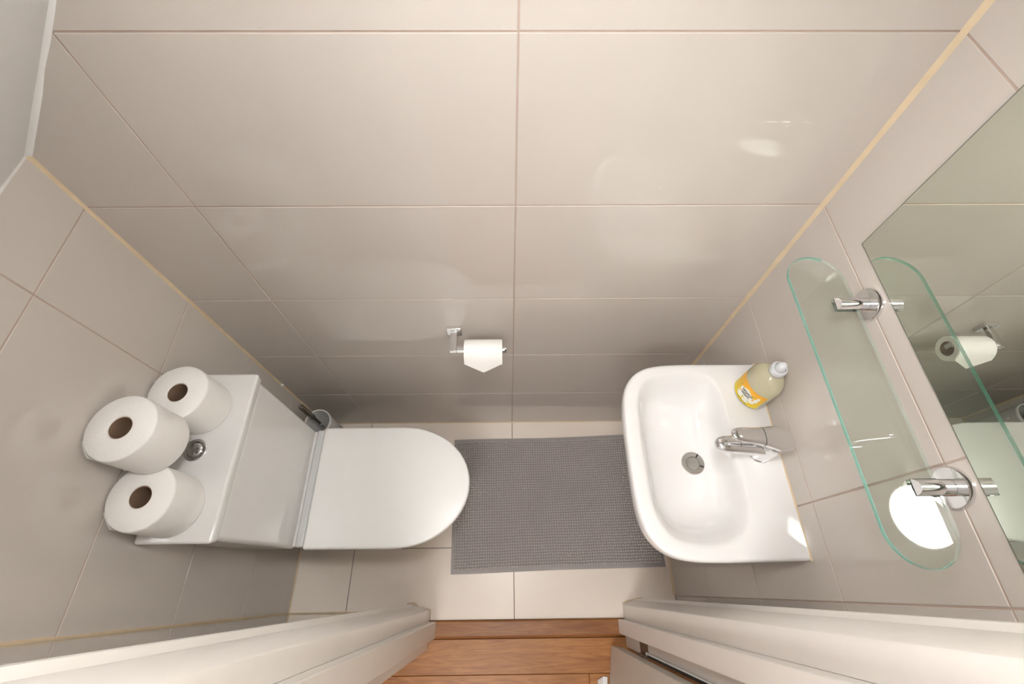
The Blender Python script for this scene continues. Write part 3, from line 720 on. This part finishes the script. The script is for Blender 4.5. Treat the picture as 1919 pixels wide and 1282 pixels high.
for ca, cz in ((AC - .62, .046), (AC + .40, .052), (AC - .10, .028), (AC + .30, .024)):
    blob(ca, cz, .035, .0018, 'green_print', 'print_leaf', .0011, 8)
blob(AC - .42, .033, .06, .003, 'label', 'print_lemon', .0011, 12)
for k in range(10):
    a0 = AC - .36 + k * .075; strip([(a0, .0125), (a0 + .05, .0125), (a0 + .05, .0138), (a0, .0138)], 'dark_print', 'small_lettering', .0008)

# ------------------------------------------------------------------ glass shelf
SHZ = 1.2520
gs = empty('glass_shelf', (.56, -.374, SHZ)); tag(gs, 'round-ended clear glass shelf on two chrome brackets under the mirror', 'shelf')
x0, x1, y0, y1 = .4630, .5600, -.6195, -.1290
def stadium(d=0.0, n=20):
    r = (x1 - x0) / 2 ; xc = (x0 + x1) / 2; P = []
    for i in range(n + 1):
        a = math.pi * i / n; P.append((xc + (r - d) * math.cos(a), y1 - r + (r - d) * math.sin(a)))
    for i in range(n + 1):
        a = math.pi + math.pi * i / n; P.append((xc + (r - d) * math.cos(a), y0 + r + (r - d) * math.sin(a)))
    return P
T = .006
gp = mesh('glass_pane', join(([(x, y, SHZ + T) for x, y in stadium(.0006)], [tuple(range(42))]), ([(x, y, SHZ) for x, y in stadium(.0006)], [tuple(range(41, -1, -1))])), 'glass', gs)
def edge_band(idx):
    st = [stadium(d) for d in (.0006, 0, 0, .0006)]; zs = (SHZ, SHZ + .0006, SHZ + T - .0006, SHZ + T)
    return loft([[(st[q][k][0], st[q][k][1], zs[q]) for k in idx] for q in range(4)], False, False, closed=False)
mesh('glass_edge', edge_band(list(range(7, 36))), 'glass_edge', gp, smooth=True)
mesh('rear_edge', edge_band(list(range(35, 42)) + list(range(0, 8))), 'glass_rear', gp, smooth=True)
for yb_ in (-.2275, -.5210):
    zc = SHZ + T / 2
    bk = mesh('bracket', lathe([(0.0, -.0002), (.0275, -.0002), (.0278, -.006), (.0262, -.0085), (.0, -.0088)], (XR, yb_, zc), 44, 0, False, False), 'chrome', gs, smooth=True, angle=40)
    # arm split round the glass: two half-cylinders with the slot between them
    A_ = []
    for sg in (1, -1):
        R = []
        for x, cut in ((XR - .0089, 0.0001), (.5610, 0.0001), (.5605, .0033), (.5235, .0033)):
            r = []; xo = x
            for k in range(17):
                a = math.pi * k / 16; zz = .0112 * math.sin(a)
                xx = xo + (0.006 * (zz / .0112) if x < .53 and sg > 0 else 0.0)
                r.append((xx, yb_ + .0112 * math.cos(a), zc + sg * max(zz, cut)))
            R.append(r)
        A_.append(loft(R))
    mesh('arm', join(*A_), 'chrome', bk, smooth=True, angle=40)
    mesh('grip_pad', box(.5285, .5600, yb_ - .0085, yb_ + .0085, SHZ + T + .0001, SHZ + T + .0005), 'plastic_grey', bk)

# ------------------------------------------------------------------ mirror
mi = empty('wall_mirror', (XR, -.385, 1.294)); tag(mi, 'frameless rectangular wall mirror above the glass shelf', 'mirror')
mesh('mirror_glass', box(XR - .0050, XR - .0008, -.640, -.1325, 1.2955, 1.95), 'mirror', mi)
mesh('mirror_edge', join(box(XR - .0051, XR - .0006, -.1324, -.1312, 1.2943, 1.95), box(XR - .0051, XR - .0006, -.640, -.1324, 1.2943, 1.2954)), 'mirror_edge', mi)
